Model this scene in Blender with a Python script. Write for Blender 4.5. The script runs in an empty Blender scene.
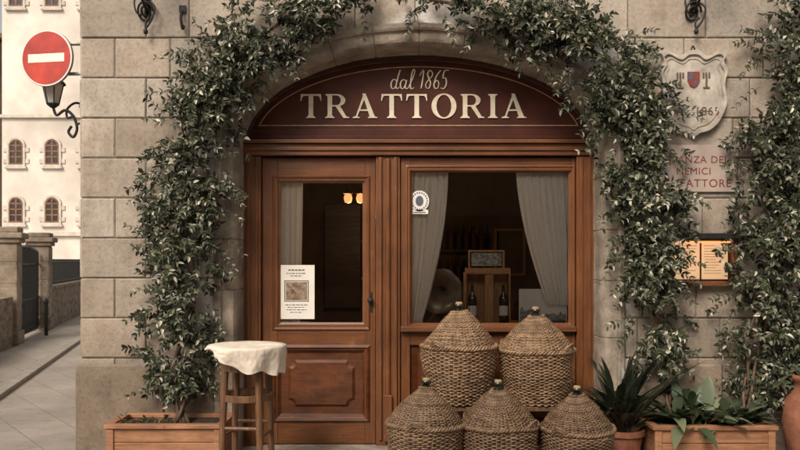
import bpy, bmesh, math, random
import numpy as np
from mathutils import Vector, Matrix, noise
random.seed(7); np.random.seed(7)
def U(a,b): return a+(b-a)*random.random()
S=bpy.context.scene
# site survey: wall face is y=0, viewpoint 6 m away at eye height 1.5 m, ground z=0
def wx(px,y=0.0): return (px-400)*(y+6)/780
def wz(py,y=0.0): return 1.5+(260-py)*(y+6)/780

# ---------------------------------------------------------------- builder
class MB:
    def __init__(s): s.v=[];s.f=[];s.c=[];s.col=None
    def add(s,vs,fs):
        o=len(s.v); s.v+= [tuple(p) for p in vs]; s.f+=[tuple(i+o for i in f) for f in fs]
        if s.col is not None: s.c+=[s.col]*len(vs)
        return s
    def box(s,x0,x1,y0,y1,z0,z1):
        return s.add([(x0,y0,z0),(x1,y0,z0),(x1,y1,z0),(x0,y1,z0),(x0,y0,z1),(x1,y0,z1),(x1,y1,z1),(x0,y1,z1)],
          [(0,3,2,1),(4,5,6,7),(0,1,5,4),(1,2,6,5),(2,3,7,6),(3,0,4,7)])
    def prism(s,poly,y0,y1):
        n=len(poly)
        a=sum(poly[i][0]*poly[(i+1)%n][1]-poly[(i+1)%n][0]*poly[i][1] for i in range(n))
        if a<0: poly=poly[::-1]
        vs=[(x,y0,z) for x,z in poly]+[(x,y1,z) for x,z in poly]
        fs=[tuple(range(n)),tuple(range(2*n-1,n-1,-1))]+[(i,i+n,(i+1)%n+n,(i+1)%n) for i in range(n)]
        return s.add(vs,fs)
    def ring(s,outer,inner,y0,y1,closed=True):
        n=len(outer)
        vs=[(x,y0,z) for x,z in outer]+[(x,y0,z) for x,z in inner]+[(x,y1,z) for x,z in outer]+[(x,y1,z) for x,z in inner]
        fs=[]
        for i in range(n if closed else n-1):
            j=(i+1)%n
            fs+=[(i,j,n+j,n+i),(2*n+i,3*n+i,3*n+j,2*n+j),(i,2*n+i,2*n+j,j),(n+i,n+j,3*n+j,3*n+i)]
        if not closed:
            fs+=[(0,n,3*n,2*n),(n-1,3*n-1,4*n-1,2*n-1)]
        return s.add(vs,fs)
    def tube(s,pts,r,n=8,cap=True):
        pts=[Vector(p) for p in pts]; m=len(pts)
        rs=r if isinstance(r,(list,tuple)) else [r]*m
        vs=[];fs=[];up=None
        for i,p in enumerate(pts):
            t=(pts[min(i+1,m-1)]-pts[max(i-1,0)])
            if t.length<1e-9: t=Vector((0,0,1))
            t.normalize()
            if up is None:
                up=Vector((0,0,1)) if abs(t.z)<.9 else Vector((1,0,0))
            a=t.cross(up)
            if a.length<1e-5: a=t.orthogonal()
            a.normalize(); b=a.cross(t); up=b
            for k in range(n):
                th=2*math.pi*k/n
                vs.append(p+a*math.cos(th)*rs[i]+b*math.sin(th)*rs[i])
        for i in range(m-1):
            for k in range(n):
                fs.append((i*n+k,i*n+(k+1)%n,(i+1)*n+(k+1)%n,(i+1)*n+k))
        if cap:
            fs.append(tuple(range(n-1,-1,-1))); fs.append(tuple(range((m-1)*n,m*n)))
        return s.add(vs,fs)
    def lathe(s,prof,c=(0,0,0),n=32,mat=None):
        vs=[];fs=[]
        for r,z in prof:
            for k in range(n):
                th=2*math.pi*k/n; p=Vector((r*math.cos(th),r*math.sin(th),z))
                if mat: p=mat@p
                vs.append(p+Vector(c))
        for i in range(len(prof)-1):
            for k in range(n):
                fs.append((i*n+k,i*n+(k+1)%n,(i+1)*n+(k+1)%n,(i+1)*n+k))
        return s.add(vs,fs)
    def slope(s,o,i):
        def q(r): x0,x1,z0,z1,y=r; return [(x0,y,z0),(x1,y,z0),(x1,y,z1),(x0,y,z1)]
        return s.add(q(o)+q(i),[(k,(k+1)%4,4+(k+1)%4,4+k) for k in range(4)])
    def raised(s,x0,x1,z0,z1,yb,yf,w):
        s.slope((x0,x1,z0,z1,yb),(x0+w,x1-w,z0+w,z1-w,yf))
        return s.add([(x0+w,yf,z0+w),(x1-w,yf,z0+w),(x1-w,yf,z1-w),(x0+w,yf,z1-w)],[(0,1,2,3)])
    def frame(s,x0,x1,z0,z1,w,y0,y1):
        s.box(x0,x0+w,y0,y1,z0,z1); s.box(x1-w,x1,y0,y1,z0,z1)
        s.box(x0+w,x1-w,y0+.002,y1,z0,z0+w); return s.box(x0+w,x1-w,y0+.002,y1,z1-w,z1)
    def obj(s,name,mat,parent=None,bevel=0,smooth=False,recalc=False,sharp=None):
        me=bpy.data.meshes.new(name); me.from_pydata(s.v,[],s.f); me.update()
        if s.c:
            at=me.color_attributes.new('Col','FLOAT_COLOR','POINT')
            at.data.foreach_set('color',np.array([(c[0],c[1],c[2],1) for c in s.c],dtype=np.float32).ravel())
        if recalc:
            bm=bmesh.new(); bm.from_mesh(me); bmesh.ops.recalc_face_normals(bm,faces=bm.faces); bm.to_mesh(me); bm.free()
        ob=bpy.data.objects.new(name,me); S.collection.objects.link(ob)
        if mat: me.materials.append(mat)
        if smooth: me.polygons.foreach_set('use_smooth',[True]*len(me.polygons))
        if sharp: me.set_sharp_from_angle(angle=sharp)
        if bevel:
            m=ob.modifiers.new('b','BEVEL'); m.width=bevel; m.segments=2; m.limit_method='ANGLE'; m.harden_normals=False
        if parent: ob.parent=parent
        return ob
def group(name,loc=(0,0,0)):
    e=bpy.data.objects.new(name,None); e.location=loc; e.empty_display_size=.1; S.collection.objects.link(e); return e
def catmull(P,k=6):
    P=[Vector(p) for p in P]; out=[]
    for i in range(len(P)-1):
        p0=P[max(i-1,0)];p1=P[i];p2=P[i+1];p3=P[min(i+2,len(P)-1)]
        for j in range(k):
            t=j/k
            out.append(.5*((2*p1)+(p2-p0)*t+(2*p0-5*p1+4*p2-p3)*t*t+(3*p1-p0-3*p2+p3)*t**3))
    out.append(P[-1]); return out

# ---------------------------------------------------------------- materials
def nmat(name):
    m=bpy.data.materials.new(name); m.use_nodes=True; nt=m.node_tree
    return m,nt,nt.nodes['Principled BSDF'],nt.nodes.new,nt.links.new
def mix(nt,a,b,fac,mode='MIX'):
    n=nt.nodes.new('ShaderNodeMix'); n.data_type='RGBA'; n.blend_type=mode
    for s,v in ((n.inputs[0],fac),(n.inputs[6],a),(n.inputs[7],b)):
        if hasattr(v,'is_linked') or hasattr(v,'links'): nt.links.new(v,s)
        elif isinstance(v,(int,float)): s.default_value=v
        else: s.default_value=(*v[:3],1)
    return n.outputs[2]
def noisen(nt,scale,detail=5,rough=.6,stretch=(1,1,1),vec=None):
    if vec is None:
        tc=nt.nodes.new('ShaderNodeTexCoord'); vec=tc.outputs['Object']
    mp=nt.nodes.new('ShaderNodeMapping'); mp.inputs['Scale'].default_value=stretch; nt.links.new(vec,mp.inputs[0])
    n=nt.nodes.new('ShaderNodeTexNoise'); n.inputs['Scale'].default_value=scale; n.inputs['Detail'].default_value=detail
    n.inputs['Roughness'].default_value=rough; nt.links.new(mp.outputs[0],n.inputs['Vector']); return n.outputs[0]
def ramp(nt,fac,a,b,ca=(0,0,0),cb=(1,1,1)):
    r=nt.nodes.new('ShaderNodeValToRGB'); e=r.color_ramp.elements
    e[0].position=a;e[1].position=b;e[0].color=(*ca,1);e[1].color=(*cb,1); nt.links.new(fac,r.inputs[0]); return r.outputs[0]
def bump(nt,h,strength,dist,bs):
    b=nt.nodes.new('ShaderNodeBump'); b.inputs['Strength'].default_value=strength; b.inputs['Distance'].default_value=dist
    nt.links.new(h,b.inputs['Height']); nt.links.new(b.outputs[0],bs.inputs['Normal'])
def simple(name,c1,c2=None,scale=8,rough=.6,stretch=(1,1,1),bmp=.2,bd=.004,metal=0,coat=0,lo=.35,hi=.65,spec=.5,big=None,wear=None):
    m,nt,bs,N,L=nmat(name); c2=c2 or tuple(v*.7 for v in c1)
    n=noisen(nt,scale,7,.65,stretch); col=ramp(nt,n,lo,hi,c2,c1)
    if big:
        n2=noisen(nt,big,3,.6); col=mix(nt,col,ramp(nt,n2,.3,.7,(.58,.54,.50),(1.12,1.10,1.07)),1,'MULTIPLY')
    if wear:   # fine pores and scuffs
        n3=noisen(nt,46,5,.7,stretch); col=mix(nt,col,ramp(nt,n3,.33,.47,(.55,.50,.46),(1,1,1)),.7,'MULTIPLY')
        n4=noisen(nt,5.5,8,.75); col=mix(nt,col,wear,ramp(nt,n4,.60,.72,(0,0,0),(.55,.55,.55)))
    L(col,bs.inputs['Base Color'])
    rr=ramp(nt,n,.2,.8,(min(1,rough*1.25),)*3,(rough*.8,)*3); L(rr,bs.inputs['Roughness'])
    bs.inputs['Metallic'].default_value=metal; bs.inputs['Coat Weight'].default_value=coat; bs.inputs['Coat Roughness'].default_value=.2
    bs.inputs['Specular IOR Level'].default_value=spec
    if bmp: bump(nt,n,bmp,bd,bs)
    return m
def attrmat(name,kind='stone'):
    m,nt,bs,N,L=nmat(name); a=N('ShaderNodeAttribute'); a.attribute_name='Col'; c=a.outputs['Color']
    if kind=='stone':
        n=noisen(nt,1.7,8,.7); n2=noisen(nt,34,6,.7); n3=noisen(nt,110,4,.7); n5=noisen(nt,6,9,.75)
        col=mix(nt,c,ramp(nt,n,.28,.75,(.74,.71,.68),(1.07,1.06,1.05)),1,'MULTIPLY')
        col=mix(nt,col,ramp(nt,n5,.34,.55,(.72,.69,.66),(1.04,1.04,1.04)),.75,'MULTIPLY')
        col=mix(nt,col,ramp(nt,n2,.36,.50,(.70,.66,.62),(1.02,1.02,1.02)),.7,'MULTIPLY')
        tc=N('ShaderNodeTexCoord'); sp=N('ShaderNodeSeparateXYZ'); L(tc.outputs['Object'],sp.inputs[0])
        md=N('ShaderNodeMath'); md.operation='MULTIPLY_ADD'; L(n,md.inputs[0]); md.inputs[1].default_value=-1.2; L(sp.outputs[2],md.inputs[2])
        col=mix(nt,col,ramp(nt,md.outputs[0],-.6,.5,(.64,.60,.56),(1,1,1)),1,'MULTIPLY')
        st=noisen(nt,7,5,.6,(1,1,.10)); col=mix(nt,col,ramp(nt,st,.54,.76,(1,1,1),(.70,.67,.64)),.8,'MULTIPLY')
        L(col,bs.inputs['Base Color']); bs.inputs['Roughness'].default_value=.9; bs.inputs['Specular IOR Level'].default_value=.2
        ad=N('ShaderNodeMath'); ad.operation='ADD'; L(n2,ad.inputs[0]); L(n3,ad.inputs[1])
        ad2=N('ShaderNodeMath'); ad2.operation='ADD'; L(ad.outputs[0],ad2.inputs[0]); L(n5,ad2.inputs[1]); bump(nt,ad2.outputs[0],.6,.007,bs)
    if kind=='leaf':
        L(c,bs.inputs['Base Color']); bs.inputs['Roughness'].default_value=.38; bs.inputs['Specular IOR Level'].default_value=.5
        tr=N('ShaderNodeBsdfTranslucent'); L(c,tr.inputs[0]); mx=N('ShaderNodeMixShader'); mx.inputs[0].default_value=.18
        L(bs.outputs[0],mx.inputs[1]); L(tr.outputs[0],mx.inputs[2]); L(mx.outputs[0],nt.nodes['Material Output'].inputs[0])
    if kind=='wicker':
        n=noisen(nt,22,5,.6); col=mix(nt,c,ramp(nt,n,.3,.7,(.48,.43,.39),(1.2,1.17,1.12)),1,'MULTIPLY')
        L(col,bs.inputs['Base Color']); bs.inputs['Roughness'].default_value=.55
    return m
def emis(name,c,st):
    m,nt,bs,N,L=nmat(name); bs.inputs['Base Color'].default_value=(*c,1); bs.inputs['Emission Color'].default_value=(*c,1); bs.inputs['Emission Strength'].default_value=st; return m

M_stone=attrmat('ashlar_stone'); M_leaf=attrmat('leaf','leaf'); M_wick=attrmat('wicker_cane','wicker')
M_mortar=simple('mortar',(.26,.225,.19),(.16,.14,.115),14,.95,bmp=.5)
M_arch=simple('arch_stone',(.40,.345,.285),(.22,.185,.15),7,.88,bmp=.8,bd=.012,big=2.2,lo=.3,hi=.6,spec=.2,wear=(.17,.14,.115))
M_woodV=simple('door_wood_vertical',(.27,.105,.037),(.105,.036,.013),8,.40,(9,9,.5),.25,.002,coat=.15,big=1.7,lo=.25,hi=.75,wear=(.34,.17,.075))
M_woodH=simple('door_wood_horizontal',(.26,.100,.035),(.10,.034,.012),8,.40,(.5,9,9),.25,.002,coat=.15,big=1.9,lo=.25,hi=.75,wear=(.33,.165,.07))
M_woodD=simple('door_panel_wood',(.18,.060,.021),(.06,.019,.008),7,.36,(.8,5,3.5),.25,.003,coat=.2,big=2.5,lo=.28,hi=.72,wear=(.22,.10,.045))
M_fascia=simple('burgundy_paint',(.092,.021,.010),(.058,.014,.008),6,.55,bmp=.08,spec=.3,big=1.2)
M_dkwood=simple('dark_trim',(.085,.032,.016),(.03,.012,.007),8,.4,(.6,6,6),.2)
M_cream=simple('cream_paint',(.80,.71,.54),(.62,.54,.39),20,.5,bmp=.05)
M_gold=simple('gold_line',(.46,.30,.18),(.30,.18,.10),20,.5,bmp=.05)
M_iron=simple('wrought_iron',(.03,.028,.027),(.012,.011,.011),30,.55,bmp=.3,metal=.4)
M_plant=simple('planter_wood',(.45,.23,.125),(.28,.13,.065),7,.6,(.7,5,6),.3,.003,big=3,wear=(.22,.12,.07))
M_soil=simple('soil',(.05,.033,.022),(.015,.01,.007),40,.95,bmp=1,bd=.02)
M_bark=simple('bark',(.16,.10,.065),(.06,.04,.025),30,.85,(1,1,.3),.8,.004)
M_cloth=simple('table_linen',(.80,.71,.60),(.64,.55,.45),14,.9,bmp=.3,bd=.008)
M_tblw=simple('table_wood',(.20,.10,.045),(.08,.036,.018),9,.5,(6,6,.6),.25)
M_red=simple('sign_red',(.55,.045,.025),(.46,.036,.02),9,.4,bmp=.04,big=4)
M_white=simple('sign_white',(.80,.76,.70),(.70,.66,.60),12,.45,bmp=.04)
M_steel=simple('galvanised',(.32,.31,.30),(.2,.2,.19),20,.45,metal=.7,bmp=.1)
M_plaque=simple('carved_plaque_stone',(.58,.53,.47),(.42,.38,.33),16,.8,bmp=.4,big=5)
M_marble=simple('pink_marble',(.47,.385,.33),(.38,.305,.26),5,.5,bmp=.05)
M_redtxt=simple('red_lettering',(.24,.045,.03),None,20,.6,bmp=0)
M_brtxt=simple('brown_carving',(.16,.09,.07),None,20,.7,bmp=0)
M_bluep=simple('slate_paint',(.10,.11,.15),None,20,.6,bmp=0)
M_dktxt=simple('dark_print',(.06,.055,.05),None,20,.7,bmp=0)
M_paper=simple('paper',(.82,.77,.69),(.74,.69,.61),6,.8,bmp=.05)
M_photo=simple('photo_print',(.42,.29,.19),(.10,.065,.04),30,.6,bmp=0)
M_photog=simple('grey_print',(.48,.46,.43),(.08,.08,.08),26,.6,(1,1,2),bmp=0)
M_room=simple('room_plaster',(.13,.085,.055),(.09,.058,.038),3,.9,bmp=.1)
M_glassg=simple('bottle_glass',(.012,.016,.009),(.008,.01,.006),5,.12,bmp=0,coat=.6)
M_cork=simple('cork',(.40,.27,.16),None,40,.9)
M_crate=simple('crate_pine',(.50,.26,.11),(.32,.15,.06),9,.6,(6,6,.8),.2)
M_brass=simple('horn_metal',(.26,.21,.16),(.13,.10,.075),9,.42,metal=.35,bmp=.1,big=8)
M_terra=simple('terracotta',(.33,.13,.07),(.18,.07,.04),12,.8,bmp=.3)
M_plaster=simple('white_plaster',(.80,.76,.70),(.70,.65,.59),.9,.9,bmp=.3,bd=.02,big=.12)
M_quoin=simple('window_quoins',(.62,.56,.49),(.46,.40,.34),2.2,.9,bmp=.3)
M_shut=simple('brown_window',(.24,.115,.06),(.13,.06,.03),3,.6)
M_pier=simple('pier_stone',(.34,.28,.22),(.18,.145,.11),5,.9,bmp=.6,bd=.02,big=1)
M_roof=simple('roof_tile',(.22,.11,.07),(.10,.05,.035),6,.9)
M_opp=simple('opposite_plaster',(.36,.28,.19),(.27,.20,.13),1,.9,big=.3)
M_dark=simple('dark_window',(.035,.028,.024),None,3,.15,bmp=0)
M_bulb=emis('warm_bulb',(1,.46,.16),1.15); M_lit=emis('lit_menu_sheet',(1,.66,.38),.62)
M_curt,nt,bs,N,L=nmat('curtain_cotton'); n=noisen(nt,60,4,.6)
L(ramp(nt,n,.3,.7,(.78,.72,.65),(.88,.83,.76)),bs.inputs['Base Color']); bs.inputs['Roughness'].default_value=.95
tr=N('ShaderNodeBsdfTranslucent'); tr.inputs[0].default_value=(.8,.74,.66,1); mx=N('ShaderNodeMixShader'); mx.inputs[0].default_value=.12
L(bs.outputs[0],mx.inputs[1]); L(tr.outputs[0],mx.inputs[2]); L(mx.outputs[0],nt.nodes['Material Output'].inputs[0])
M_glass,nt,bs,N,L=nmat('window_glass')
t=N('ShaderNodeBsdfTransparent'); t.inputs[0].default_value=(.98,.98,.97,1); g=N('ShaderNodeBsdfGlossy'); g.inputs['Roughness'].default_value=.02
fr=N('ShaderNodeFresnel'); fr.inputs[0].default_value=1.65; mx=N('ShaderNodeMixShader')
L(fr.outputs[0],mx.inputs[0]); L(t.outputs[0],mx.inputs[1]); L(g.outputs[0],mx.inputs[2]); L(mx.outputs[0],nt.nodes['Material Output'].inputs[0])
M_pave,nt,bs,N,L=nmat('stone_paving'); tc=N('ShaderNodeTexCoord'); mp=N('ShaderNodeMapping'); L(tc.outputs['Object'],mp.inputs[0]); mp.inputs['Rotation'].default_value=(0,0,.9)
br=N('ShaderNodeTexBrick'); L(mp.outputs[0],br.inputs['Vector']); br.inputs['Scale'].default_value=1; br.inputs['Brick Width'].default_value=.8; br.inputs['Row Height'].default_value=.42
br.inputs['Mortar Size'].default_value=.007; br.inputs['Mortar Smooth'].default_value=.5
br.inputs['Color1'].default_value=(.32,.285,.25,1); br.inputs['Color2'].default_value=(.275,.245,.215,1); br.inputs['Mortar'].default_value=(.18,.16,.14,1)
n=noisen(nt,1.1,7,.65); n2=noisen(nt,25,5,.6); n3=noisen(nt,9,6,.7)
col=mix(nt,br.outputs[0],ramp(nt,n,.3,.7,(.76,.74,.71),(1.22,1.19,1.15)),1,'MULTIPLY'); col=mix(nt,col,ramp(nt,n3,.35,.5,(.75,.73,.70),(1,1,1)),.7,'MULTIPLY'); L(col,bs.inputs['Base Color'])
L(ramp(nt,n,.3,.7,(.45,.45,.45),(.8,.8,.8)),bs.inputs['Roughness']); bump(nt,n2,.3,.006,bs)
M_kerb=simple('kerb_stone',(.33,.29,.25),(.24,.21,.18),6,.8,bmp=.4)

# ---------------------------------------------------------------- ground
g=MB(); g.add([(-220,-60,0),(220,-60,0),(220,260,0),(-220,260,0)],[(0,1,2,3)]); g.obj('ground',M_pave)

# ---------------------------------------------------------------- trattoria building
bld=group('trattoria_building')
CXA=wx(418.5,.3); HA=1.40; ZS=2.40; BA=.745
def archpath(d,n=56,z0=0.0):
    pts=[(CXA-HA-d,z0)]
    for i in range(9): pts.append((CXA-HA-d,z0+(ZS-z0)*(i+1)/9))
    for i in range(1,n):
        th=math.pi-math.pi*i/n
        ex,ez=HA*math.cos(th),BA*math.sin(th); nx,nz=math.cos(th)/HA,math.sin(th)/BA; l=math.hypot(nx,nz)
        pts.append((CXA+ex+nx/l*d,ZS+ez+nz/l*d))
    for i in range(10): pts.append((CXA+HA+d,ZS-(ZS-z0)*i/9))
    return pts
XL=wx(81); XR=5.6; ZT=6.2
cut=MB(); cut.prism(archpath(.10,z0=-.5),-.5,3); cutter=cut.obj('cutter',None,recalc=True)
def stonecol():
    k=U(.80,1.12); w=U(-.012,.016)
    return (.485*k+w,.425*k,.358*k-w*.6)
def block(mb,x0,x1,z0,z1,f=None):
    mb.col=stonecol(); d=U(-.005,.004); e=.008; gq=.004
    x0+=gq;x1-=gq;z0+=gq;z1-=gq
    vs=[(x0,.02,z0),(x1,.02,z0),(x1,.02,z1),(x0,.02,z1),(x0,d+.007,z0),(x1,d+.007,z0),(x1,d+.007,z1),(x0,d+.007,z1),
        (x0+e,d,z0+e),(x1-e,d,z0+e),(x1-e,d,z1-e),(x0+e,d,z1-e)]
    vs=vs[:4]+[(x+U(-.002,.002),y,z+U(-.002,.002)) for x,y,z in vs[4:]]
    if f: vs=[f(p) for p in vs]
    mb.add(vs,[(0,3,2,1)]+[(k,(k+1)%4,4+(k+1)%4,4+k) for k in range(4)]+[(4+k,4+(k+1)%4,8+(k+1)%4,8+k) for k in range(4)]+[(8,9,10,11)])
A=MB();B=MB()
row=0; H0=.745
rows=[(0,.38),(.38,H0)]
z=H0
while z<ZT: rows.append((z,z+.308)); z+=.308
def inside(x,z,d):
    x=abs(x-CXA)
    if z<ZS: return x<HA+d
    return (x/(HA+d))**2+((z-ZS)/(BA+d))**2<1
for z0,z1 in rows:
    x=XL; first=True
    while x<XR:
        w=U(.30,.66) if z0>=H0 else U(.6,1.0)
        if first: w=(.26 if row%2 else .50); first=False
        x1=min(x+w,XR)
        if XR-x1<.15: x1=XR
        cs=[inside(a,b,.10) for a in (x,(x+x1)/2,x1) for b in (z0,(z0+z1)/2,z1)]
        if all(cs): pass
        elif any(cs): block(B,x,x1,z0,z1)
        else: block(A,x,x1,z0,z1)
        x=x1
    row+=1
    yy=.02
    while yy<9:
        w=U(.4,.8); block(A,-(yy+w),-yy,z0,z1,f=lambda p:(XL-.018+p[1],-p[0],p[2])); yy+=w
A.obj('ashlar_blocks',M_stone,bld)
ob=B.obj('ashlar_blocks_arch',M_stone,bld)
m=ob.modifiers.new('c','BOOLEAN'); m.object=cutter; m.solver='EXACT'
body=MB(); body.box(XL+.004,XR,.013,.62,0.0,ZT); ob2=body.obj('wall_core',M_mortar,bld)
m=ob2.modifiers.new('c','BOOLEAN'); m.object=cutter; m.solver='EXACT'
dg=bpy.context.evaluated_depsgraph_get()
for o in (ob,ob2):
    me=bpy.data.meshes.new_from_object(o.evaluated_get(dg)); o.modifiers.clear(); o.data=me
bpy.data.objects.remove(cutter)
pl=MB()
for a,b in ((XL-.035,CXA-HA-.17),(CXA+HA+.17,XR)):
    x=a
    while x<b-.01:
        x1=min(b,x+U(.55,.8))
        if b-x1<.25:x1=b
        pl.col=tuple(v*.92 for v in stonecol()); pl.box(x+.002,x1-.002,-.035,.03,0,.70); x=x1
pl.col=tuple(v*.9 for v in stonecol()); pl.box(XL-.037,XL+.02,.032,6,0,.70)
pl.obj('plinth',M_stone,bld,bevel=.014)
rb=MB(); rb.box(XL+.02,XR,.62,.70,3.6,ZT); rb.box(XL+.02,XR,.0,9,ZT,ZT+.2); rb.box(XL+.02,XL+.3,.62,9,0,ZT); rb.obj('upper_structure',M_mortar,bld)
# arch surround: swept moulding cut into voussoirs and jamb stones
prof=[(.175,.012),(.175,-.028),(.165,-.040),(.135,-.046),(.118,-.038),(.112,-.018),(.100,-.014),(.075,-.017),(.050,-.020),(.030,-.012),(.012,.015),(.002,.05),(0,.09),(.0,.17),(.0,.25),(-.012,.27),(-.012,.45)]
stations=[]   # (cx, cz, nx, nz, joint)
def zj(z,sx,j): stations.append((CXA+sx*HA,z,sx,0,j))
def seq(vals,joints,step,eps):
    a0,a1=vals; out=[(a0,0)]
    pts=[]; k=a0
    while k<a1-1e-6: pts.append((k,0)); k+=step
    pts=[p for p in pts if all(abs(p[0]-j)>eps*1.8 for j in joints)]
    for j in joints: pts+=[(j-eps,0),(j,1),(j+eps,0)]
    pts.append((a1,0)); pts.sort(); return pts
jz=[.42,.83,1.27,1.66,2.07]
for z_,j in seq((0,ZS),jz,.04,.006): zj(z_,-1,j)
ja=[.10+i*(math.pi-.20)/12 for i in range(13)]
for a_,j in seq((0.012,math.pi-.012),ja,.022,.005):
    th=math.pi-a_; nx,nz=math.cos(th)/HA,math.sin(th)/BA; l=math.hypot(nx,nz)
    stations.append((CXA+HA*math.cos(th),ZS+BA*math.sin(th),nx/l,nz/l,j))
for z_,j in seq((0,ZS),[z+.07 for z in jz],.04,.006)[::-1]: zj(z_,1,j)
vs=[];fs=[];npp=len(stations)
for (d,y) in prof:
    for (cx,cz,nx,nz,j) in stations:
        dd=d; yy_=y
        if j:
            if y>.0: dd+=.007
            else: yy_+=.009
        p=Vector((cx+nx*dd,yy_,cz+nz*dd))
        q=noise.noise(p*4)*.007+noise.noise(p*14)*.0035+max(0,noise.noise(p*9+Vector((3,3,3)))-.35)*.02
        vs.append((p.x+nx*q*.6,p.y+abs(q)*.8+q*.2,p.z+nz*q*.6))
for i in range(len(prof)-1):
    for j in range(npp-1): fs.append((i*npp+j,i*npp+j+1,(i+1)*npp+j+1,(i+1)*npp+j))
a=MB(); a.add(vs,fs); a.obj('arch_moulding',M_arch,bld,smooth=True,recalc=True,sharp=.55)
a=MB(); a.box(CXA-HA+.0,CXA+HA,.02,.62,.0,.012); a.obj('threshold',M_arch,bld,bevel=.004)

# interior room
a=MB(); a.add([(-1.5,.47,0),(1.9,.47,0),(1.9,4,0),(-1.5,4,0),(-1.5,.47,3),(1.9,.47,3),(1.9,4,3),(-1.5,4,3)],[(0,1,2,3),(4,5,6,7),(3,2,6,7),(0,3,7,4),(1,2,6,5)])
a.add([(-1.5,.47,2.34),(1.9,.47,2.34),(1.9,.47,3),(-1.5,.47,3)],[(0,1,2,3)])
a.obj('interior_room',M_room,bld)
a=MB(); a.box(-.95,-.5,3.85,3.95,.9,2.2); a.box(.2,1.1,3.75,3.95,1.6,1.63); a.box(.2,1.1,3.75,3.95,1.2,1.23); a.box(-.9,-.5,2.0,2.4,.0,.78)
for k in range(9):
    for zz in (1.23,1.63): a.lathe([(0,0),(.035,0),(.035,.18),(.012,.24),(.012,.3)],(.27+k*.095,3.84,zz),10)
a.obj('interior_furniture',M_dkwood,bld)
a=MB(); a.frame(-.55,.0,1.25,1.75,.03,3.93,3.98); a.frame(1.2,1.6,1.3,1.9,.03,3.93,3.98); a.obj('interior_picture_frames',M_crate,bld)

# ---- joinery
yd=.30
X=lambda p:wx(p,yd); Z=lambda p:wz(p,yd)
V=MB();Hh=MB();D=MB()
V.box(X(244),X(262),.24,.42,.013,Z(157)); V.box(X(575),X(594),.24,.42,.013,Z(157))
V.box(X(376),X(400),.25,.42,.013,Z(157))
for p0,p1 in ((248,252),(257,259.5),(379,382),(394,397),(578,581),(586,589)):
    V.box(X(p0),X(p1),.228,.245,.06,Z(158.5))
V.tube([(X(388),.246,.3),(X(388),.246,Z(160))],.022,12)
V.box(X(384),X(392),.215,.26,.05,.42)
Hh.box(X(240),X(598),.22,.42,Z(156.5),Z(145)); Hh.box(X(240),X(598),.19,.30,Z(144.8),Z(141)); Hh.box(X(240),X(598),.205,.23,Z(152),Z(149))
Hh.box(X(262.3),X(375.8),.3365,.418,Z(163),Z(156.8)); Hh.box(X(400.3),X(574.8),.3365,.418,Z(163),Z(156.8))  # added strips behind the transom gap, blocking light from the room lamp
V.box(X(262.5),X(278),.285,.335,.02,Z(158)); V.box(X(365),X(375.5),.285,.335,.02,Z(158))
Hh.box(X(278),X(365),.287,.335,Z(181),Z(158)); Hh.box(X(278),X(365),.287,.335,Z(350),Z(324)); Hh.box(X(278),X(365),.287,.335,.02,Z(417))
V.slope((X(274),X(369),Z(329),Z(177),.282),(X(280.5),X(362.5),Z(322.5),Z(183),.31))
V.slope((X(272.5),X(370.5),Z(330.5),Z(175.5),.2845),(X(274),X(369),Z(329),Z(177),.272)); V.slope((X(274),X(369),Z(329),Z(177),.272),(X(276),X(367),Z(327),Z(179),.2845))
D.slope((X(275),X(368),Z(420),Z(347),.270),(X(281),X(362),Z(414),Z(353),.315))
D.slope((X(272.5),X(370.5),Z(422.5),Z(344.5),.2845),(X(275),X(368),Z(420),Z(347),.270))
D.box(X(276),X(367),.316,.33,Z(420),Z(346))
x0,x1,z0,z1=X(288),X(355),Z(407),Z(360)
def shaped(x0,x1,z0,z1,c,n=6):
    pts=[]
    for cx,cz,a0 in ((x1,z0,180),(x1,z1,270),(x0,z1,0),(x0,z0,90)):
        for i in range(n+1):
            th=math.radians(a0-90*i/n); pts.append((cx+c*math.cos(th),cz+c*math.sin(th)))
    return pts
po=shaped(x0,x1,z0,z1,.055); pi_=shaped(x0+.022,x1-.022,z0+.022,z1-.022,.050)
n=len(po); D.add([(x,.3155,zz) for x,zz in po]+[(x,.298,zz) for x,zz in pi_],[(i,(i+1)%n,n+(i+1)%n,n+i) for i in range(n)]+[tuple(range(n,2*n))])
kn=MB(); kn.lathe([(0,-.05),(.018,-.045),(.024,-.03),(.018,-.015),(.009,-.01),(.009,0)],(X(370.5),.285,Z(300)),16,Matrix.Rotation(math.radians(-90),4,'X')); kn.box(X(369),X(372.4),.2795,.288,Z(312),Z(292)); kn.obj('door_handle',M_iron,bld,smooth=False)
V.box(X(400.5),X(410),.275,.335,.02,Z(158)); V.box(X(571),X(574.5),.275,.335,.02,Z(158))
Hh.box(X(410),X(571),.277,.335,Z(171),Z(158)); Hh.box(X(400.5),X(574.5),.22,.335,Z(331),Z(326)); Hh.box(X(410),X(571),.28,.335,Z(345),Z(331.3))
V.slope((X(407),X(573.5),Z(326),Z(167),.268),(X(412.5),X(568.5),Z(323),Z(172.5),.31)); V.slope((X(405.5),X(574.4),Z(327),Z(165.5),.2745),(X(407),X(573.5),Z(326),Z(167),.268))
D.box(X(410),X(571),.31,.335,.02,Z(345))
for a0,a1 in ((412,488),(494,570)):
    D.slope((X(a0),X(a1),.12,Z(347),.29),(X(a0+6),X(a1-6),.17,Z(353),.3095)); D.raised(X(a0+9),X(a1-9),.2,Z(358),.309,.29,.03)
V.box(X(488.2),X(493.8),.285,.31,.02,Z(345.2))
V.obj('door_stiles',M_woodV,bld,bevel=.004); Hh.obj('door_rails_light_stops',M_woodH,bld,bevel=.004); D.obj('door_panels',M_woodD,bld)
gl=MB()
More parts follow.
